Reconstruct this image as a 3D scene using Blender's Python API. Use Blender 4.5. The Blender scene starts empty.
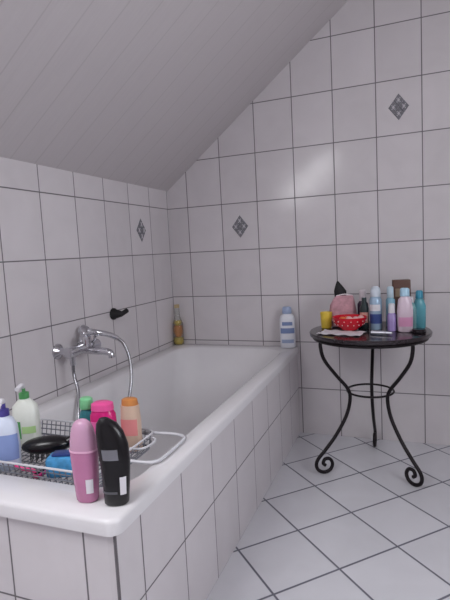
import bpy, bmesh, math, random
from mathutils import Vector, Matrix
random.seed(3)
W=0.22; H=0.2717; A=1.0846; T=0.518
LW0=0.2318           # first tile line on left wall
BW0=0.1325           # first tile line on back wall
SL=0.78; WT=1.465    # slope rise, top of left wall
XM=2.55; YR=-3.9
XF=1.35; ZC=WT+SL*XF

# ---------------------------------------------------------------- materials
def lin(c):
    return tuple(((v/255)/12.92 if v/255<=0.04045 else ((v/255+0.055)/1.055)**2.4) for v in c)+(1,)
def mat(name,c,rough=0.4,metal=0.0,trans=0.0,coat=0.0,var=0.06,scale=30,alpha=1.0,ior=1.45,bump=0.0):
    m=bpy.data.materials.new(name); m.use_nodes=True
    nt=m.node_tree; b=nt.nodes["Principled BSDF"]
    col=lin(c)
    if var>0:
        tc=nt.nodes.new("ShaderNodeTexCoord"); n=nt.nodes.new("ShaderNodeTexNoise")
        n.inputs["Scale"].default_value=scale; n.inputs["Detail"].default_value=3
        nt.links.new(tc.outputs["Object"],n.inputs["Vector"])
        r=nt.nodes.new("ShaderNodeMix"); r.data_type='RGBA'
        r.inputs[6].default_value=tuple(v*(1-var*2) for v in col[:3])+(1,)
        r.inputs[7].default_value=tuple(min(1,v*(1+var)) for v in col[:3])+(1,)
        nt.links.new(n.outputs["Fac"],r.inputs[0]); nt.links.new(r.outputs[2],b.inputs["Base Color"])
        if bump>0:
            bp=nt.nodes.new("ShaderNodeBump"); bp.inputs["Strength"].default_value=bump; bp.inputs["Distance"].default_value=0.002
            nt.links.new(n.outputs["Fac"],bp.inputs["Height"]); nt.links.new(bp.outputs[0],b.inputs["Normal"])
    else: b.inputs["Base Color"].default_value=col
    b.inputs["Roughness"].default_value=rough; b.inputs["Metallic"].default_value=metal
    b.inputs["Transmission Weight"].default_value=trans; b.inputs["Coat Weight"].default_value=coat
    b.inputs["IOR"].default_value=ior; b.inputs["Alpha"].default_value=alpha
    return m
def tile_mat(name,d1,o1,s1,d2,o2,s2,c,g,gw=0.005,rough=0.17,var=0.05,wav=0.12):
    m=bpy.data.materials.new(name); m.use_nodes=True; nt=m.node_tree; N=nt.nodes; Lk=nt.links
    b=N["Principled BSDF"]; geo=N.new("ShaderNodeNewGeometry")
    def M(op,a,bb=None,cc=None):
        n=N.new("ShaderNodeMath"); n.operation=op
        for i,v in enumerate((a,bb,cc)):
            if v is None: continue
            if isinstance(v,(int,float)): n.inputs[i].default_value=v
            else: Lk.new(v,n.inputs[i])
        return n.outputs[0]
    ids=[];ds=[]
    for d,o,s in ((d1,o1,s1),(d2,o2,s2)):
        vm=N.new("ShaderNodeVectorMath"); vm.operation='DOT_PRODUCT'; Lk.new(geo.outputs["Position"],vm.inputs[0]); vm.inputs[1].default_value=d
        t=M('DIVIDE',M('SUBTRACT',vm.outputs["Value"],o),s)
        f=M('FRACT',M('ADD',t,100.0)); ids.append(M('FLOOR',t))
        ds.append(M('MULTIPLY',M('MINIMUM',f,M('SUBTRACT',1.0,f)),s))
    dd=M('MINIMUM',ds[0],ds[1])
    mr=N.new("ShaderNodeMapRange"); Lk.new(dd,mr.inputs[0]); mr.inputs[1].default_value=gw*0.36; mr.inputs[2].default_value=gw*0.62
    mask=mr.outputs[0]
    cx=N.new("ShaderNodeCombineXYZ"); Lk.new(ids[0],cx.inputs[0]); Lk.new(ids[1],cx.inputs[1])
    wn=N.new("ShaderNodeTexWhiteNoise"); Lk.new(cx.outputs[0],wn.inputs["Vector"])
    ns=N.new("ShaderNodeTexNoise"); ns.inputs["Scale"].default_value=5; ns.inputs["Detail"].default_value=6; ns.inputs["Distortion"].default_value=1.2
    ad=N.new("ShaderNodeVectorMath"); ad.operation='ADD'; Lk.new(geo.outputs["Position"],ad.inputs[0]); Lk.new(wn.outputs["Color"],ad.inputs[1]); Lk.new(ad.outputs[0],ns.inputs["Vector"])
    k=M('ADD',M('MULTIPLY',ns.outputs["Fac"],0.7),M('MULTIPLY',wn.outputs["Value"],0.3))
    mx=N.new("ShaderNodeMix"); mx.data_type='RGBA'; Lk.new(k,mx.inputs[0]); cl=lin(c)
    mx.inputs[6].default_value=tuple(v*(1-2*var) for v in cl[:3])+(1,); mx.inputs[7].default_value=tuple(min(1,v*(1+2*var)) for v in cl[:3])+(1,)
    m2=N.new("ShaderNodeMix"); m2.data_type='RGBA'; Lk.new(mask,m2.inputs[0]); m2.inputs[6].default_value=lin(g); Lk.new(mx.outputs[2],m2.inputs[7])
    Lk.new(m2.outputs[2],b.inputs["Base Color"])
    rr=N.new("ShaderNodeMapRange"); Lk.new(mask,rr.inputs[0]); rr.inputs[3].default_value=0.8; rr.inputs[4].default_value=rough
    Lk.new(rr.outputs[0],b.inputs["Roughness"])
    n2=N.new("ShaderNodeTexNoise"); n2.inputs["Scale"].default_value=14; n2.inputs["Detail"].default_value=1; Lk.new(ad.outputs[0],n2.inputs["Vector"])
    hh=M('ADD',mask,M('MULTIPLY',n2.outputs["Fac"],wav*4))
    bp=N.new("ShaderNodeBump"); bp.inputs["Strength"].default_value=0.35; bp.inputs["Distance"].default_value=0.0015
    Lk.new(hh,bp.inputs["Height"]); Lk.new(bp.outputs[0],b.inputs["Normal"])
    return m
TC=(213,208,211); GC=(112,107,111)
m_left=tile_mat("tile_wall_left",(0,-1,0),LW0,W,(0,0,1),A-4*H,H,TC,GC)
m_back=tile_mat("tile_wall_back",(1,0,0),BW0,W,(0,0,1),A-4*H,H,TC,GC)
m_side=tile_mat("tile_tub_side",(0,-1,0),0.21,W,(0,0,1),A-4*H,H,TC,GC)
m_front=tile_mat("tile_tub_front",(1,0,0),0.69-W*3,W,(0,0,1),A-4*H,H,TC,GC)
q=math.sqrt(.5); FT=0.255
m_floor=tile_mat("tile_floor",(q,q,0),(1.15-.79)*q,FT,(q,-q,0),(1.15+.79)*q,FT,(219,219,225),(110,110,122),gw=0.008,rough=0.22)
m_enamel=mat("enamel",(224,222,225),0.14,var=0.01)
m_chrome=mat("chrome",(205,205,210),0.12,1.0,var=0.0)
m_iron=mat("wrought_iron",(36,30,34),0.4,0.5,var=0.2,scale=60,bump=0.3)
m_topm=mat("table_top_dark",(44,36,42),0.25,0.0,coat=.3,var=0.3,scale=90)
m_wht=mat("white_plastic",(228,226,232),0.3,var=0.02)
m_coat=mat("coated_wire",(210,210,216),0.3,var=0.02)
m_wire=mat("wire_gray",(135,138,146),0.3,0.4,var=0.02)
m_black=mat("black_plastic",(18,16,20),0.25,var=0.05)
m_rubber=mat("matte_black",(22,20,24),0.6,var=0.1)

# ceiling panels
def panel_mat():
    m=bpy.data.materials.new("ceiling_panels"); m.use_nodes=True; nt=m.node_tree; N=nt.nodes; Lk=nt.links; b=N["Principled BSDF"]
    geo=N.new("ShaderNodeNewGeometry"); sp=N.new("ShaderNodeSeparateXYZ"); Lk.new(geo.outputs["Position"],sp.inputs[0])
    def M(op,a,bb=None):
        n=N.new("ShaderNodeMath"); n.operation=op
        for i,v in enumerate((a,bb)):
            if v is None: continue
            if isinstance(v,(int,float)): n.inputs[i].default_value=v
            else: Lk.new(v,n.inputs[i])
        return n.outputs[0]
    t=M('DIVIDE',M('ADD',sp.outputs[1],20.0),0.125); f=M('FRACT',t); d=M('MINIMUM',f,M('SUBTRACT',1.0,f))
    mr=N.new("ShaderNodeMapRange"); Lk.new(d,mr.inputs[0]); mr.inputs[1].default_value=0.008; mr.inputs[2].default_value=0.03
    mp=N.new("ShaderNodeMapping"); mp.inputs["Scale"].default_value=(3,60,3); Lk.new(geo.outputs["Position"],mp.inputs["Vector"])
    ns=N.new("ShaderNodeTexNoise"); ns.inputs["Scale"].default_value=2; ns.inputs["Detail"].default_value=4; Lk.new(mp.outputs[0],ns.inputs["Vector"])
    g=N.new("ShaderNodeMix"); g.data_type='RGBA'; Lk.new(ns.outputs["Fac"],g.inputs[0]); g.inputs[6].default_value=lin((192,186,188)); g.inputs[7].default_value=lin((201,195,197))
    g2=N.new("ShaderNodeMix"); g2.data_type='RGBA'; Lk.new(mr.outputs[0],g2.inputs[0]); g2.inputs[6].default_value=lin((184,178,180)); Lk.new(g.outputs[2],g2.inputs[7])
    Lk.new(g2.outputs[2],b.inputs["Base Color"]); b.inputs["Roughness"].default_value=0.5
    bp=N.new("ShaderNodeBump"); bp.inputs["Strength"].default_value=0.15; bp.inputs["Distance"].default_value=0.001; Lk.new(mr.outputs[0],bp.inputs["Height"]); Lk.new(bp.outputs[0],b.inputs["Normal"])
    return m
m_panel=panel_mat()
m_plaster=mat("ceiling_paint",(212,207,208),0.7,var=0.02)

# ---------------------------------------------------------------- builder
class B:
    def __init__(s): s.v=[];s.f=[];s.mi=[];s.mats=[]; s.M=Matrix.Identity(4)
    def _m(s,m):
        if m not in s.mats: s.mats.append(m)
        return s.mats.index(m)
    def add(s,vs,fs,m):
        o=len(s.v); s.v+=[tuple(s.M@Vector(v)) for v in vs]; k=s._m(m)
        for f in fs: s.f.append([o+i for i in f]); s.mi.append(k)
    def loft(s,sec,m,n=28,a0=None,a1=None,k=1.0,cap=True):
        """sec: (z,rx,ry[,cx,cy,exp])"""
        vs=[];fs=[]; full=a0 is None
        cnt=n if full else n+1
        for q_ in sec:
            z,rx,ry=q_[:3]; cx,cy=(q_[3],q_[4]) if len(q_)>4 else (0,0); e=q_[5] if len(q_)>5 else 2
            for i in range(cnt):
                a=2*math.pi*i/n if full else a0+(a1-a0)*i/n
                c,sn=math.cos(a),math.sin(a)
                x=math.copysign(abs(c)**(2/e),c)*rx*k; y=math.copysign(abs(sn)**(2/e),sn)*ry*k
                vs.append((cx+x,cy+y,z))
        for j in range(len(sec)-1):
            for i in range(n):
                i2=(i+1)%n if full else i+1
                fs.append((j*cnt+i,j*cnt+i2,(j+1)*cnt+i2,(j+1)*cnt+i))
        if full and cap:
            fs.append(tuple(range(n))[::-1]); o=(len(sec)-1)*n; fs.append(tuple(o+i for i in range(n)))
        s.add(vs,fs,m)
    def box(s,x0,x1,y0,y1,z0,z1,m):
        vs=[(x,y,z) for x in (x0,x1) for y in (y0,y1) for z in (z0,z1)]
        s.add(vs,[(0,1,3,2),(4,6,7,5),(0,4,5,1),(2,3,7,6),(0,2,6,4),(1,5,7,3)],m)
    def rbox(s,x0,x1,y0,y1,z0,z1,m,r=0.005,e=8):
        cx,cy=(x0+x1)/2,(y0+y1)/2; rx,ry=(x1-x0)/2,(y1-y0)/2
        s.loft([(z0,rx-r,ry-r,cx,cy,e),(z0+r*.3,rx-r*.3,ry-r*.3,cx,cy,e),(z0+r,rx,ry,cx,cy,e),(z1-r,rx,ry,cx,cy,e),(z1-r*.3,rx-r*.3,ry-r*.3,cx,cy,e),(z1,rx-r,ry-r,cx,cy,e)],m,32)
    def tube(s,pts,r,m,n=8,closed=False,smooth=0,cap=True):
        pts=[Vector(p) for p in pts]
        if smooth:
            out=[];L=len(pts)
            rng=range(L) if closed else range(L-1)
            for i in rng:
                if closed: p0,p1,p2,p3=pts[(i-1)%L],pts[i],pts[(i+1)%L],pts[(i+2)%L]
                else: p0,p1,p2,p3=pts[max(i-1,0)],pts[i],pts[i+1],pts[min(i+2,L-1)]
                for j in range(smooth):
                    t=j/smooth
                    out.append(0.5*((2*p1)+(p2-p0)*t+(2*p0-5*p1+4*p2-p3)*t*t+(3*p1-p0-3*p2+p3)*t**3))
            if not closed: out.append(pts[-1])
            pts=out
        L=len(pts); vs=[];fs=[]; nrm=None
        for i,p in enumerate(pts):
            if closed: t=(pts[(i+1)%L]-pts[i-1]).normalized()
            else: t=(pts[min(i+1,L-1)]-pts[max(i-1,0)]).normalized()
            if nrm is None:
                nrm=t.orthogonal().normalized()
            nrm=(nrm-t*nrm.dot(t)).normalized(); bn=t.cross(nrm)
            rad=r(i/(L-1)) if callable(r) else r
            for j in range(n):
                a=2*math.pi*j/n; vs.append(p+(nrm*math.cos(a)+bn*math.sin(a))*rad)
        for i in range(L if closed else L-1):
            i2=(i+1)%L
            for j in range(n):
                j2=(j+1)%n; fs.append((i*n+j,i*n+j2,i2*n+j2,i2*n+j))
        if not closed and cap: fs.append(tuple(range(n))[::-1]); fs.append(tuple((L-1)*n+j for j in range(n)))
        s.add(vs,fs,m)
    def ball(s,c,rx,ry,rz,m,n=20,h=10):
        sec=[]
        for i in range(h+1):
            a=-math.pi/2+math.pi*i/h; k=max(math.cos(a),0.02)
            sec.append((c[2]+rz*math.sin(a),rx*k,ry*k,c[0],c[1],2))
        s.loft(sec,m,n)
    def obj(s,name,loc=(0,0,0),rz=0,parent=None,angle=40,flat=False):
        me=bpy.data.meshes.new(name); me.from_pydata(s.v,[],s.f)
        for m in s.mats: me.materials.append(m)
        for p,k in zip(me.polygons,s.mi): p.material_index=k; p.use_smooth=not flat
        bm=bmesh.new(); bm.from_mesh(me); bmesh.ops.recalc_face_normals(bm,faces=bm.faces); bm.to_mesh(me); bm.free()
        if not flat: me.set_sharp_from_angle(angle=math.radians(angle))
        o=bpy.data.objects.new(name,me); bpy.context.collection.objects.link(o)
        o.location=loc; o.rotation_euler=(0,0,rz)
        if parent: o.parent=parent
        return o
def empty(name,loc=(0,0,0)):
    e=bpy.data.objects.new(name,None); bpy.context.collection.objects.link(e); e.location=loc; e.empty_display_size=.05; return e

# ---------------------------------------------------------------- room
b=B(); b.box(-.1,0,YR,0,-.0,WT,m_left); b.obj("wall_left",flat=True)
b=B()
vs=[(0,0,0),(XM,0,0),(XM,0,ZC),(XF,0,ZC),(0,0,WT)]
vs2=[(x,.1,z) for x,y,z in vs]
b.add(vs+vs2,[(0,1,2,3,4),(9,8,7,6,5),(0,5,6,1),(1,6,7,2),(2,7,8,3),(3,8,9,4),(4,9,5,0)],m_back); b.obj("wall_back",flat=True)
m_right=tile_mat("tile_wall_right",(0,-1,0),LW0,W,(0,0,1),A-4*H,H,TC,GC)
b=B()
wy0,wy1,wz0,wz1=-2.5,-1.3,1.0,2.1
b.box(XM,XM+.1,YR,wy0,0,ZC,m_right); b.box(XM,XM+.1,wy1,0,0,ZC,m_right); b.box(XM,XM+.1,wy0,wy1,0,wz0,m_right); b.box(XM,XM+.1,wy0,wy1,wz1,ZC,m_right)
b.obj("wall_right",flat=True)
b=B()
vs=[(0,YR,0),(XM,YR,0),(XM,YR,ZC),(XF,YR,ZC),(0,YR,WT)]; vs2=[(x,YR-.1,z) for x,y,z in vs]
b.add(vs+vs2,[(0,1,2,3,4),(9,8,7,6,5),(0,5,6,1),(1,6,7,2),(2,7,8,3),(3,8,9,4),(4,9,5,0)],m_plaster); b.obj("wall_rear",flat=True)
b=B(); b.box(-.1,XM+.1,YR-.1,.1,-.1,0,m_floor); b.obj("floor",flat=True)
# ceiling: slope with roof window opening + flat part
ang=math.atan(SL); ca,sa=math.cos(ang),math.sin(ang)
SM=Matrix(((ca,0,-sa,0),(0,1,0,0),(sa,0,ca,WT),(0,0,0,1)))  # local x=up slope, z = outward normal
b=B(); b.M=SM
u0,u1,y0,y1=.12,.92,-2.98,-2.12; UL=XF/ca
b.box(0,u0,YR,0,0,.1,m_panel); b.box(u1,UL,YR,0,0,.1,m_panel); b.box(u0,u1,YR,y0,0,.1,m_panel); b.box(u0,u1,y1,0,0,.1,m_panel)
b.M=Matrix.Identity(4); b.box(XF,XM+.1,YR-.1,.1,ZC,ZC+.1,m_plaster)
b.obj("ceiling",flat=True)
# roof window
m_glass=mat("pane_glass",(230,240,250),0.02,trans=1.0,var=0)
w1=empty("window_1")
b=B(); b.M=SM; fr=.05
b.box(u0,u0+fr,y0,y1,.0,.1,m_wht); b.box(u1-fr,u1,y0,y1,.0,.1,m_wht); b.box(u0+fr,u1-fr,y0,y0+fr,.0,.1,m_wht); b.box(u0+fr,u1-fr,y1-fr,y1,.0,.1,m_wht)
b.obj("frame",parent=w1,flat=True)
b=B(); b.M=SM; b.box(u0+fr,u1-fr,y0+fr,y1-fr,.085,.09,m_glass); b.obj("pane",parent=w1,flat=True)
w2=empty("window_2")
b=B(); f0=XM+.02
b.box(f0,f0+.06,wy0,wy1,wz0,wz0+.06,m_wht); b.box(f0,f0+.06,wy0,wy1,wz1-.06,wz1,m_wht); b.box(f0,f0+.06,wy0,wy0+.06,wz0,wz1,m_wht); b.box(f0,f0+.06,wy1-.06,wy1,wz0,wz1,m_wht)
b.obj("frame",parent=w2,flat=True)
b=B(); b.box(f0+.04,f0+.045,wy0+.06,wy1-.06,wz0+.06,wz1-.06,m_glass); b.obj("pane",parent=w2,flat=True)

def area(name,loc,direction,sx,sy,power,col):
    l=bpy.data.lights.new(name,'AREA'); l.shape='RECTANGLE'; l.size=sx; l.size_y=sy; l.energy=power; l.color=col
    o=bpy.data.objects.new(name,l); bpy.context.collection.objects.link(o); o.location=loc
    d=Vector(direction).normalized(); z=-d
    y=Vector((0,1,0)); x=y.cross(z).normalized(); y=z.cross(x)
    o.rotation_euler=Matrix((x,y,z)).transposed().to_euler(); return o
c=SM@Vector(((u0+u1)/2,(y0+y1)/2,.05))
area("roof_window_light",c,(sa,0,-ca),u1-u0-2*fr,y1-y0-2*fr,19,(0.985,0.985,1.0))
area("window_light",(XM+.03,(wy0+wy1)/2,(wz0+wz1)/2),(-1,0.1,-.12),1.05,.95,21,(0.985,0.985,1.0))
wd=bpy.data.worlds.new("w"); bpy.context.scene.world=wd; wd.use_nodes=True
wd.node_tree.nodes["Background"].inputs[0].default_value=(.8,.85,1,1); wd.node_tree.nodes["Background"].inputs[1].default_value=.6

# ---------------------------------------------------------------- decor tiles (raised relief diamonds)
m_dec=mat("relief_gray",(134,134,140),0.25,var=0.25,scale=120,coat=.5); m_dec2=mat("relief_light",(196,192,198),0.25,var=0.1,scale=80)
def diamond(name,loc,rz):
    b=B(); hw,hh=.05,.066
    def dm(s,y0,y1,m,ox=0,oz=0,bev=.8):
        P=[(hw*s,0),(0,hh*s),(-hw*s,0),(0,-hh*s)]
        v=[(x+ox,y0,z+oz) for x,z in P]+[(x*bev+ox,y1,z*bev+oz) for x,z in P]
        b.add(v,[(0,1,2,3),(7,6,5,4)]+[(i,(i+1)%4,4+(i+1)%4,4+i) for i in range(4)],m)
    for sx,sz in ((0,.5),(0,-.5),(.5,0),(-.5,0)):
        dm(.49,0,-.004,m_dec,sx*hw,sz*hh)
    for sx,sz in ((0,.5),(0,-.5),(.5,0),(-.5,0)):
        dm(.16,-.003,-.006,m_dec2,sx*hw,sz*hh)
        for k in (-1,1):
            for j in (-1,1): dm(.07,-.003,-.006,m_dec2,sx*hw+k*hw*.14,sz*hh+j*hh*.14)
    b.obj(name,loc,rz,flat=True)
diamond("decor_tile",(BW0+1.5*W,-.0005,A+.5*H),0)
diamond("decor_tile.001",(BW0+5.5*W,-.0005,A+2.5*H),0)
diamond("decor_tile.002",(.0005,-(LW0+.5*W),A+.5*H),math.pi/2)

# ---------------------------------------------------------------- bathtub
tub=empty("bathtub")
def rr(x0,x1,y0,y1,r,z,n=8):
    out=[]
    for cx,cy,a in ((x1-r,y1-r,0),(x0+r,y1-r,90),(x0+r,y0+r,180),(x1-r,y0+r,270)):
        for i in range(n+1):
            t=math.radians(a+90*i/n); out.append((cx+r*math.cos(t),cy+r*math.sin(t),z))
    return out
LIP=.036
ox0,ox1,oy0,oy1=.003,.788,-1.868,-.003
ix0,ix1,iy0,iy1=.085,.728,-1.752,-.10
loops=[rr(ox0+.02,ox1-.02,oy0+.02,oy1-.02,.02,T-LIP),rr(ox0,ox1,oy0,oy1,.03,T-LIP),rr(ox0,ox1,oy0,oy1,.03,T-.010),rr(ox0+.003,ox1-.003,oy0+.003,oy1-.003,.03,T-.003),rr(ox0+.010,ox1-.010,oy0+.010,oy1-.010,.028,T),
 rr(ix0,ix1,iy0,iy1,.11,T),rr(ix0+.006,ix1-.006,iy0+.006,iy1-.006,.11,T-.003),rr(ix0+.014,ix1-.014,iy0+.014,iy1-.014,.11,T-.014),rr(ix0+.03,ix1-.03,iy0+.04,iy1-.06,.13,T-.12),
 rr(ix0+.05,ix1-.05,iy0+.08,iy1-.14,.15,T-.30),rr(ix0+.07,ix1-.07,iy0+.10,iy1-.19,.15,T-.36),rr(ix0+.12,ix1-.12,iy0+.16,iy1-.26,.12,T-.385)]
b=B(); n=len(loops[0]); vs=[v for l in loops for v in l]; fs=[]
for j in range(len(loops)-1):
    for i in range(n): fs.append((j*n+i,j*n+(i+1)%n,(j+1)*n+(i+1)%n,(j+1)*n+i))
fs.append(tuple((len(loops)-1)*n+i for i in range(n))); b.add(vs,fs,m_enamel)
b.M=Matrix.Translation((.40,-1.5,T-.386)); b.loft([(0,.03,.03),(.004,.03,.03),(.006,.024,.024)],m_chrome,24); b.M=Matrix.Identity(4)
b.obj("basin",parent=tub,angle=50)
b=B(); b.box(.755,.775,-1.855,-.003,0,T-LIP+.001,m_side); b.obj("tiled_side",parent=tub,flat=True)
b=B(); b.box(.003,.7549,-1.855,-1.835,0,T-LIP+.001,m_front); b.obj("tiled_front",parent=tub,flat=True)
b=B(); b.box(.7705,.7758,-1.8558,-1.8505,0,T-LIP,mat("grout",GC,.8)); b.obj("corner_grout",parent=tub,flat=True)

# ---------------------------------------------------------------- wall mixer
mx=empty("bath_mixer_tap")
b=B(); zz=.70; X0=.075
for y in (-1.09,-.93):
    b.M=Matrix.Translation((0.001,y,zz))@Matrix.Rotation(math.pi/2,4,'Y')
    b.loft([(0.0,.033,.033),(.006,.032,.032),(.014,.022,.022),(.02,.015,.015),(.05,.014,.014),(X0,.016,.016)],m_chrome,24)
b.M=Matrix.Translation((X0,-1.12,zz))@Matrix.Rotation(-math.pi/2,4,'X')
b.loft([(0,.014,.014),(.004,.024,.024),(.045,.025,.025),(.06,.021,.021),(.1,.021,.021),(.12,.025,.025),(.16,.025,.025),(.2,.024,.024),(.205,.018,.018)],m_chrome,24)
b.M=Matrix.Identity(4)
b.M=Matrix.Translation((X0,-1.0,zz)); b.loft([(0,.024,.024),(.035,.027,.027),(.05,.025,.025),(.058,.014,.014)],m_chrome,24); b.M=Matrix.Identity(4)
b.tube([(X0,-1.0,zz+.052),(X0+.03,-1.01,zz+.064),(X0+.08,-1.03,zz+.072)],lambda t:.011-.004*t,m_chrome,10,smooth=5)
b.tube([(X0,-1.0,zz-.01),(X0+.05,-1.0,zz-.012),(X0+.10,-1.0,zz-.014),(X0+.125,-1.0,zz-.022),(X0+.13,-1.0,zz-.04)],lambda t:.017-.003*t,m_chrome,14,smooth=5)
b.loft([(zz-.055,.011,.011,X0,-1.09,2),(zz-.02,.013,.013,X0,-1.09,2)],m_chrome,16)
b.obj("mixer_body",parent=mx)
# cradle + handset
b=B()
b.tube([(X0,-.93,zz+.015),(X0,-.93,zz+.035),(X0+.01,-.93,zz+.042)],.007,m_chrome,10,smooth=4)
b.tube([(X0-.025,-.945,zz+.062),(X0+.02,-.935,zz+.055),(X0+.07,-.915,zz+.04),(X0+.10,-.90,zz+.022)],lambda t:.014-.004*t,m_chrome,12,smooth=6)
b.M=Matrix.Translation((X0-.035,-.95,zz+.062))@Matrix.Rotation(math.radians(55),4,'Y')
b.loft([(-.016,.020,.020),(-.011,.028,.028),(.008,.030,.030),(.018,.016,.016)],m_chrome,24); b.M=Matrix.Identity(4)
b.obj("hand_shower",parent=mx)
m_hose=mat("hose_metal",(170,170,175),0.25,1.0,var=0.3,scale=300)
b=B()
b.tube([(X0+.10,-.90,zz+.022),(X0+.122,-.89,zz-.005),(X0+.145,-.89,zz-.07),(X0+.165,-.92,zz-.16),(X0+.165,-.97,zz-.27),(X0+.155,-1.03,zz-.38),(X0+.14,-1.12,zz-.43),(X0+.10,-1.2,zz-.38),(X0+.07,-1.17,zz-.26),(X0+.03,-1.11,zz-.16),(X0,-1.09,zz-.1),(X0,-1.09,zz-.05)],.007,m_hose,10,smooth=10)
b.obj("shower_hose",parent=mx)
# black hook on wall
b=B(); b.M=Matrix.Translation((0.001,-.67,.80))@Matrix.Rotation(math.pi/2,4,'Y')
b.loft([(0,.029,.03),(.008,.029,.03),(.014,.024,.026),(.035,.018,.018),(.05,.014,.014),(.055,.01,.01)],m_rubber,24); b.M=Matrix.Identity(4)
b.tube([(.048,-.675,.797),(.054,-.665,.802),(.060,-.635,.812)],.012,m_rubber,12,smooth=4)
b.obj("shower_holder")

# ---------------------------------------------------------------- wrought iron table
TX,TY,TZ=1.2,-.345,.675; TR=.278
tb=empty("side_table",(TX,TY,0))
b=B(); b.loft([(TZ-.022,TR-.012,TR-.012),(TZ-.018,TR-.002,TR-.002),(TZ-.006,TR,TR),(TZ-.001,TR-.004,TR-.004),(TZ,TR-.012,TR-.012)],m_topm,72)
b.tube([(math.cos(a)*(TR-.02),math.sin(a)*(TR-.02),TZ-.03) for a in [2*math.pi*i/48 for i in range(48)]],.007,m_iron,8,closed=True)
b.obj("table_top",parent=tb,angle=30)
prof=[(.243,TZ-.03),(.248,TZ-.055),(.232,TZ-.12),(.175,TZ-.20),(.118,TZ-.27),(.105,TZ-.32),(.125,TZ-.40),(.18,TZ-.49),(.24,TZ-.56),(.278,.075),(.287,.045),(.275,.020),(.246,.008),(.216,.018),(.205,.045),(.219,.070),(.243,.071),(.252,.052),(.241,.041)]
for i,az in enumerate((213,321,90)):
    a=math.radians(az); b=B()
    b.tube([(r*math.cos(a),r*math.sin(a),z) for r,z in prof],.0085,m_iron,10,smooth=6); b.obj("leg_%d"%(i+1),parent=tb)
b=B()
b.tube([(.108*math.cos(2*math.pi*i/40),.108*math.sin(2*math.pi*i/40),TZ-.295) for i in range(40)],.005,m_iron,8,closed=True)
b.obj("brace_ring",parent=tb)

# ---------------------------------------------------------------- bottles helper
def P_(n,c,r=.3,**k): return mat(n,c,r,**k)
def place(b,name,x,y,z,rz=0,s=1): 
    o=b.obj(name,(x,y,z),math.radians(rz)); o.scale=(s,s,s); return o

# white shampoo bottle, far corner
b=B(); blue=P_("label_blue",(120,138,180)); wp=P_("bottle_white",(226,228,236)); cb=P_("cap_blue",(160,176,208))
S=[(0,.036,.02,0,0,2.6),(.004,.042,.024,0,0,2.6),(.1,.044,.026,0,0,2.6),(.165,.043,.025,0,0,2.6),(.185,.036,.023,0,0,2.4),(.195,.022,.018)]
b.loft(S,wp); b.loft([(.195,.025,.02),(.2,.027,.022),(.228,.025,.02),(.234,.02,.016)],cb)
b.loft([(.085,.0444,.0264,0,0,2.6),(.115,.0447,.0267,0,0,2.6)],blue,16,math.radians(215),math.radians(325))
b.loft([(.13,.0444,.0265,0,0,2.6),(.15,.0442,.0262,0,0,2.6)],blue,16,math.radians(235),math.radians(305))
b.loft([(.03,.0434,.0253,0,0,2.6),(.05,.0438,.0256,0,0,2.6)],cb,16,math.radians(225),math.radians(315))
place(b,"shampoo_bottle",.736,-.058,T+.001,12)
# glass bottle with yellow/orange content
b=B(); gl=mat("clear_glass",(225,230,225),.03,trans=.9,var=0,alpha=.55); orr=P_("orange_peel",(214,140,70),.5,var=.3,scale=50); yel=P_("yellow_stuff",(216,190,80),.5,var=.3,scale=40)
b.loft([(0,.028,.028),(.004,.033,.033),(.13,.033,.033),(.16,.022,.022),(.18,.016,.016),(.23,.015,.015)],gl)
b.loft([(.004,.02,.02),(.02,.028,.028),(.045,.02,.02)],yel,16); b.loft([(.05,.014,.018),(.085,.026,.026),(.12,.018,.02)],orr,16)
b.loft([(.12,.012,.012),(.135,.02,.02),(.15,.014,.014)],yel,16)
b.loft([(.23,.016,.016),(.25,.016,.016)],P_("cork",(190,170,130),.7),16)
place(b,"glass_bottle",.038,-.042,T+.001)

# ---------------------------------------------------------------- bath caddy
cz=T-.025; m_w=m_coat
b=B(); cx0,cx1,cy0,cy1=.16,.64,-1.728,-1.42
def rloop(x0,x1,y0,y1,z,r=.03,n=5): return [(p[0],p[1],z) for p in rr(x0,x1,y0,y1,r,z,n)]
b.tube(rloop(cx0,cx1,cy0,cy1,T+.022),.0032,m_w,8,closed=True)
b.tube(rloop(cx0+.01,cx1-.01,cy0+.01,cy1-.01,cz),.003,m_wire,8,closed=True)
ny=int((cx1-cx0)/.019)
for i in range(1,ny):
    x=cx0+(cx1-cx0)*i/ny
    b.tube([(x,cy0,T+.022),(x,cy0+.01,cz),(x,cy1-.01,cz),(x,cy1,T+.022)],.0017,m_wire,6)
for j in range(1,9):
    y=cy0+(cy1-cy0)*j/9
    b.tube([(cx0,y,T+.022),(cx0+.01,y,cz),(cx1-.01,y,cz),(cx1,y,T+.022)],.0017,m_wire,6)
for z in (T+.008,T-.008):
    b.tube(rloop(cx0+.004,cx1-.004,cy0+.004,cy1-.004,z),.0017,m_wire,6,closed=True)
# extension handles resting on rims
b.tube([(.58,-1.42,T+.010),(.66,-1.405,T+.008),(.715,-1.405,T+.008),(.738,-1.425,T+.008),(.742,-1.47,T+.008),(.742,-1.55,T+.008),(.735,-1.59,T+.008),(.70,-1.605,T+.008),(.58,-1.61,T+.010)],.0048,m_w,10,smooth=6)
b.tube([(.62,-1.45,T+.012),(.655,-1.455,T+.010),(.665,-1.49,T+.010),(.655,-1.53,T+.010),(.62,-1.54,T+.012)],.0035,m_w,8,smooth=6)
b.tube([(.20,-1.43,T+.012),(.07,-1.43,T+.010),(.03,-1.45,T+.010),(.025,-1.52,T+.010),(.03,-1.60,T+.010),(.07,-1.625,T+.010),(.20,-1.63,T+.012)],.0048,m_w,10,smooth=6)
b.obj("bath_caddy")
ZT=cz+.004
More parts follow.
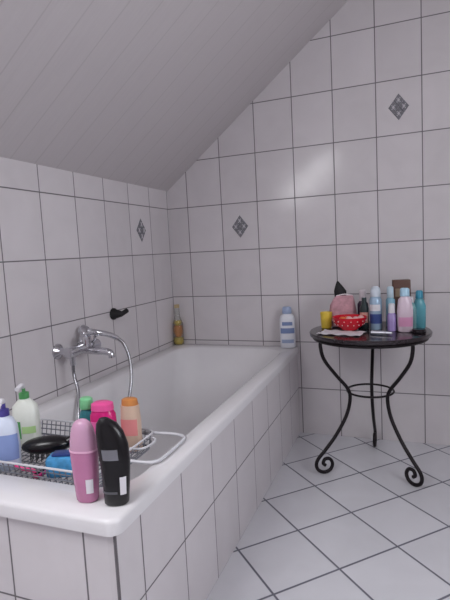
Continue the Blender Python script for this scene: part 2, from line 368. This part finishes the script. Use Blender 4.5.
# left white/violet bottle
b=B(); S=[(0,.026,.018,0,0,2.6),(.005,.031,.022,0,0,2.6),(.07,.034,.024,0,0,2.6),(.12,.031,.022,0,0,2.5),(.14,.022,.018),(.148,.012,.012)]
vio=P_("label_violet",(140,160,212)); b.loft(S,P_("bottle_offwhite",(215,224,242))); b.loft([(.03,.033,.024,0,0,2.6),(.07,.035,.025,0,0,2.6),(.10,.0335,.0238,0,0,2.5)],vio,16,math.radians(200),math.radians(340))
b.loft([(.148,.014,.014),(.165,.014,.014),(.168,.006,.006),(.185,.006,.006)],P_("pump_violet",(80,72,150)),16); b.tube([(0,0,.185),(0,-.01,.192),(.0,-.035,.188)],.007,m_wht,10,smooth=3)
place(b,"soap_dispenser",.305,-1.68,ZT,30,1.05)
# white pump bottle green
grn=P_("green_print",(90,165,100)); b=B()
b.loft([(0,.03,.02,0,0,2.8),(.005,.036,.024,0,0,2.8),(.09,.037,.025,0,0,2.8),(.125,.034,.023,0,0,2.5),(.14,.02,.016),(.146,.012,.012)],P_("bottle_cream",(232,236,228)))
b.loft([(.035,.0375,.0255,0,0,2.8),(.085,.0378,.0258,0,0,2.8)],grn,16,math.radians(225),math.radians(265)); b.loft([(.05,.0377,.0257,0,0,2.8),(.07,.0378,.0258,0,0,2.8)],P_("pale_green",(180,215,150)),16,math.radians(268),math.radians(325))
b.loft([(.146,.014,.014),(.162,.014,.014),(.165,.005,.005),(.178,.005,.005)],grn,16); b.tube([(0,0,.178),(.0,-.012,.186),(-.0,-.04,.182)],.0065,m_wht,10,smooth=3)
place(b,"soap_dispenser.001",.25,-1.545,ZT,20,1.1)
# hair brush black
b=B(); b.ball((0,0,.05),.072,.034,.025,m_black); b.tube([(.055,0,.05),(.08,.003,.060),(.10,.008,.068)],lambda t:.015-.003*t,m_black,12,smooth=5)
for i in range(-3,4):
    for j in (-1,0,1): b.tube([(i*.015,j*.012,.035),(i*.015,j*.013,.004)],.0014,m_rubber,5)
o=place(b,"hair_brush",.385,-1.612,ZT,28)
# blue soap box
lb=P_("sponge_blue",(80,160,215),.5,var=.3,scale=60); b=B(); b.rbox(-.048,.048,-.03,.03,0,.055,lb,.008); b.rbox(-.034,.03,-.018,.018,.055,.062,P_("dark_blue",(40,60,120)),.003)
place(b,"soap_box",.495,-1.665,ZT,20)
# teal/blue bottle with green cap
b=B(); b.loft([(0,.024,.017,0,0,2.4),(.004,.028,.02,0,0,2.4),(.08,.03,.021,0,0,2.4),(.115,.022,.018),(.125,.014,.014)],P_("gel_blue",(60,140,150),.15,trans=.3)); b.loft([(.125,.02,.018),(.13,.022,.02),(.155,.02,.018),(.16,.015,.012)],P_("cap_green",(130,205,150),.3))
place(b,"shower_gel_bottle",.445,-1.495,ZT,10)
# magenta bottle
b=B(); mg=P_("magenta",(225,40,130),.2,trans=.15); b.loft([(0,.03,.02,0,0,2.6),(.005,.036,.024,0,0,2.6),(.06,.039,.027,0,0,2.6),(.115,.037,.025,0,0,2.5),(.13,.03,.022)],mg); b.loft([(.13,.033,.024,0,0,2.6),(.148,.031,.023,0,0,2.6),(.153,.022,.016)],P_("pink_cap",(240,90,160)))
b.loft([(.05,.040,.028,0,0,2.6),(.10,.0385,.027,0,0,2.6)],P_("pale_pink",(238,110,175)),16,math.radians(225),math.radians(315))
place(b,"shower_gel_bottle.001",.518,-1.515,ZT,12,1.03)
# beige bottle orange cap
b=B(); b.loft([(0,.026,.018,0,0,2.6),(.004,.03,.021,0,0,2.6),(.09,.031,.022,0,0,2.6),(.14,.028,.02,0,0,2.4)],P_("beige",(214,186,166))); b.loft([(.14,.026,.019),(.145,.026,.019),(.157,.024,.018),(.160,.018,.014)],P_("cap_orange",(206,136,76)))
b.loft([(.05,.0316,.0226,0,0,2.6),(.10,.0316,.0226,0,0,2.6)],P_("salmon",(224,140,140)),16,math.radians(220),math.radians(320))
place(b,"lotion_bottle",.588,-1.475,ZT,10)
b=B(); b.loft([(0,.02,.015),(.004,.024,.018),(.06,.024,.018),(.085,.018,.014),(.088,.013,.012),(.105,.012,.011)],P_("teal",(40,150,180),.25)); place(b,"cream_tube",.505,-1.585,ZT)
# pink razor in caddy
b=B(); pk=P_("razor_pink",(235,70,140),.3)
b.tube([(0,0,.006),(.03,0,.010),(.06,0,.008),(.09,0,.012)],lambda t:.006-.0015*t,pk,10,smooth=5); b.rbox(-.015,.003,-.02,.02,.0,.010,pk,.003); b.box(-.012,0,-.017,.017,.010,.0115,m_chrome)
place(b,"razor",.425,-1.695,ZT+.001,175)
# front pink bottle
b=B(); lil=P_("lilac_gel",(226,178,208),.15,trans=.3,var=.03); pkc=P_("pink_gel",(214,140,182),.2,trans=.2)
b.loft([(0,.024,.018,0,0,2.3),(.005,.027,.021,0,0,2.3),(.05,.030,.023,0,0,2.3),(.10,.033,.024,0,0,2.3),(.125,.034,.0245,0,0,2.3)],pkc)
b.loft([(.125,.0335,.0245,0,0,2.3),(.150,.032,.024,0,0,2.2),(.175,.028,.021),(.190,.022,.017),(.199,.012,.010),(.201,.004,.004)],lil)
b.loft([(.125,.0352,.0257,0,0,2.3),(.129,.035,.0255,0,0,2.3)],P_("ring_pink",(232,180,210)))
b.loft([(.025,.0297,.0228,0,0,2.3),(.06,.0316,.0239,0,0,2.3)],m_wht,8,math.radians(285),math.radians(322))
place(b,"shower_gel_bottle.002",.668,-1.80,T+.001,10,.97)
# front black bottle - curved
b=B(); b.loft([(0,.024,.016,0,0,2.4),(.004,.028,.019,0,0,2.4),(.05,.031,.021,0.002,0,2.4),(.10,.034,.022,.003,0,2.4),(.14,.035,.022,.0,0,2.4),(.17,.031,.02,-.005,0,2.3),(.19,.023,.016,-.011,0,2.2),(.202,.010,.008,-.016,0,2)],m_black,32)
b.loft([(.03,.0306,.021,0.001,0,2.4),(.036,.0308,.0212,0.001,0,2.4)],P_("gray",(90,90,95)),12,math.radians(200),math.radians(280))
b.loft([(.11,.0350,.0226,.002,0,2.4),(.135,.0356,.0226,.0005,0,2.4)],P_("gray_logo",(120,120,128)),12,math.radians(235),math.radians(290))
b.loft([(.028,.0308,.0211,0.0015,0,2.4),(.070,.0331,.0223,.002,0,2.4)],m_wht,8,math.radians(290),math.radians(322))
place(b,"shampoo_bottle.001",.745,-1.795,T+.001,20,1.0)

# ---------------------------------------------------------------- table items
Z=TZ+.001
b=B(); cl=P_("white_cloth",(225,222,228),.9,var=.05,bump=.5)
vs=[];fs=[]; NX,NY=16,10
for i in range(NX+1):
    for j in range(NY+1):
        x=-.10+.20*i/NX; y=-.065+.13*j/NY
        vs.append((x,y,.003+.0025*math.sin(i*1.3+j*.9)+.0015*math.cos(j*2.1)))
for i in range(NX):
    for j in range(NY):
        k=i*(NY+1)+j; fs.append((k,k+1,k+NY+2,k+NY+1))
b.add(vs,fs,cl); place(b,"cloth",1.085,-.45,Z,-12)
# red bowl
red=P_("bowl_red",(205,24,44),.25,var=.03); dot=P_("dot_pink",(238,190,190))
b=B()
prof=[(0,.035),(.003,.038),(.008,.04),(.02,.06),(.04,.076),(.06,.08)]
b.loft([(z,r,r) for z,r in prof]+[(.062,.078,.078),(.058,.075,.075),(.04,.07,.07),(.02,.052,.052),(.012,.03,.03)],red,40)
for k,(zz_,r_) in enumerate([(.028,.0675),(.046,.078)]):
    for i in range(16):
        a=2*math.pi*(i+.5*(k%2))/16; b.ball((r_*math.cos(a),r_*math.sin(a),zz_),.0030,.0030,.0030,dot,8,6)
for i in range(9):
    a=i*2.4; rr_=.01+.0055*i; b.ball((rr_*math.cos(a),rr_*math.sin(a),.045+.004*(i%3)),.016,.014,.012,[red,P_("candy",(230,120,60)),dot][i%3],10,6)
place(b,"bowl",1.115,-.375,Z+.006)
# yellow cup
b=B(); b.loft([(0,.022,.022),(.003,.025,.025),(.075,.029,.029),(.08,.028,.028),(.076,.026,.026),(.01,.022,.022)],P_("cup_yellow",(226,196,70),.4),28)
place(b,"cup",.995,-.305,Z)
# pink toiletry bag
b=B(); pb=P_("bag_pink",(205,155,166),.7,var=.25,scale=50,bump=.4)
b.loft([(0,.05,.025,0,0,3),(.006,.06,.032,0,0,3),(.06,.068,.036,0,0,2.8),(.11,.062,.028,0,0,2.6),(.145,.048,.012,.006,0,2.4),(.155,.040,.006,.010,0,2.4)],pb,28)
b.tube([(-.03,0,.155),(.01,0,.162),(.05,0,.155)],.003,P_("zip",(240,230,235)),6,smooth=4)
place(b,"toiletry_bag",1.07,-.255,Z,15)
# black comb / brush upright, pointed
b=B(); b.loft([(0,.016,.012),(.004,.018,.014),(.10,.016,.012),(.13,.030,.014,0,0,2.4),(.17,.032,.014,-.002,0,2.4),(.195,.020,.010,-.008,0,2.2),(.222,.004,.004,-.014,0,2)],m_rubber,20)
place(b,"hair_brush.001",1.05,-.165,Z,20)
# patterned dark bottle
b=B(); b.loft([(0,.022,.016,0,0,2.6),(.004,.026,.018,0,0,2.6),(.11,.026,.018,0,0,2.6),(.125,.016,.014)],P_("dark_purple",(60,40,66),.3,var=.5,scale=80)); b.loft([(.125,.018,.016),(.175,.017,.015),(.18,.012,.01)],P_("cap_cream",(214,205,210),.3))
place(b,"body_lotion_bottle",1.165,-.225,Z)
b=B(); b.loft([(0,.018,.014),(.004,.021,.016),(.10,.021,.016),(.12,.012,.012),(.15,.011,.011)],P_("dark_green_bottle",(46,60,62),.3,var=.3,scale=60)); b.loft([(.03,.0214,.0164),(.08,.0214,.0164)],P_("label_salmon",(206,150,140)),14,math.radians(200),math.radians(330))
place(b,"hair_gel_bottle",1.178,-.31,Z)
# spray can
b=B(); b.loft([(0,.026,.026),(.003,.028,.028),(.14,.028,.028),(.15,.025,.025),(.156,.02,.02)],P_("can_lightblue",(165,190,214),.25,metal=.2)); b.loft([(.156,.023,.023),(.16,.024,.024),(.185,.023,.023),(.200,.018,.016),(.205,.008,.008)],P_("cap_white",(205,215,226)))
b.loft([(.03,.0282,.0282),(.075,.0282,.0282)],P_("band_navy",(60,80,140)),16,math.radians(190),math.radians(350)); b.loft([(.09,.0282,.0282),(.12,.0282,.0282)],m_wht,16,math.radians(200),math.radians(320))
place(b,"spray_can",1.232,-.325,Z)
# brown tall box
b=B(); b.rbox(-.042,.042,-.018,.018,0,.222,P_("box_brown",(96,66,56),.5,var=.15),.003,12); b.box(-.030,.030,-.0186,-.018,.14,.18,P_("box_label",(150,130,110)))
place(b,"cosmetic_box",1.345,-.18,Z,8)
# teal bottles
b=B(); tl=P_("teal_bottle",(110,190,205),.2,trans=.3); b.loft([(0,.022,.016,0,0,2.5),(.004,.026,.019,0,0,2.5),(.10,.027,.02,0,0,2.5),(.13,.018,.015),(.135,.012,.012)],tl); b.loft([(.135,.017,.015),(.165,.015,.013),(.17,.01,.01)],P_("cap_teal",(60,150,180)))
place(b,"shower_gel_bottle.003",1.425,-.275,Z,10,1.04)
b=B(); b.loft([(0,.022,.016,0,0,2.5),(.004,.026,.019,0,0,2.5),(.09,.027,.02,0,0,2.5),(.12,.018,.015),(.125,.012,.012)],P_("aqua_bottle",(150,205,210),.2,trans=.4)); b.loft([(.125,.015,.015),(.15,.013,.013)],m_wht)
place(b,"shampoo_bottle.002",1.385,-.30,Z,-10)
b=B(); b.loft([(0,.018,.018),(.003,.02,.02),(.12,.02,.02),(.13,.012,.012)],P_("skyblue_bottle",(150,200,222),.25)); b.loft([(.13,.015,.015),(.175,.014,.014),(.18,.01,.01)],P_("cap_skyblue",(200,222,235)))
place(b,"deodorant_bottle",1.295,-.235,Z,0,1.08)
# pale lotion bottle
b=B(); b.loft([(0,.026,.017,0,0,2.5),(.004,.031,.02,0,0,2.5),(.09,.033,.021,0,0,2.5),(.14,.027,.019,0,0,2.4),(.155,.015,.014)],P_("pinkish",(226,206,220),.2,trans=.1)); b.loft([(.155,.02,.017),(.185,.019,.016),(.19,.014,.012)],P_("cap_skyblue2",(170,205,226)))
b.loft([(.025,.0333,.0211,0,0,2.5),(.065,.0336,.0213,0,0,2.5)],P_("pink_label",(212,150,186)),16,math.radians(215),math.radians(325))
place(b,"lotion_bottle.001",1.362,-.385,Z,10,1.05)
b=B(); b.loft([(0,.017,.017),(.003,.02,.02),(.075,.02,.02),(.085,.014,.014)],P_("violet_bottle",(160,140,196),.25)); b.loft([(.085,.015,.015),(.125,.014,.014),(.128,.01,.01)],m_wht)
place(b,"nail_polish_bottle",1.305,-.375,Z)
b=B(); b.loft([(0,.028,.028),(.003,.03,.03),(.014,.03,.03),(.018,.026,.026)],P_("compact_dark",(40,34,40),.2)); place(b,"powder_compact",1.42,-.41,Z)
b=B(); b.M=Matrix.Rotation(math.pi/2,4,'Y'); b.loft([(0,.009,.009,-.01,0,2),(.06,.009,.009,-.01,0,2),(.062,.007,.007,-.01,0,2),(.09,.007,.007,-.01,0,2)],P_("silver_tube",(190,190,200),.25,metal=.6),16); b.M=Matrix.Identity(4); place(b,"lipstick",1.22,-.47,Z,-10)

# ---------------------------------------------------------------- camera
cam=bpy.data.cameras.new("camera"); co=bpy.data.objects.new("camera",cam); bpy.context.collection.objects.link(co)
yaw,pitch,roll,f=0.3687,0.1019,-0.0523,477.99
F=Vector((-math.sin(yaw)*math.cos(pitch),math.cos(yaw)*math.cos(pitch),-math.sin(pitch))); R=Vector((math.cos(yaw),math.sin(yaw),0)); U=R.cross(F)
R2=R*math.cos(roll)+U*math.sin(roll); U2=-R*math.sin(roll)+U*math.cos(roll)
m=Matrix((R2,U2,-F)).transposed().to_4x4(); m.translation=(1.378,-2.6768,1.0824); co.matrix_world=m
cam.sensor_fit='VERTICAL'; cam.sensor_height=24; cam.lens=f*24/600; cam.clip_start=.01
bpy.context.scene.camera=co
bpy.context.scene.view_settings.view_transform='Standard'
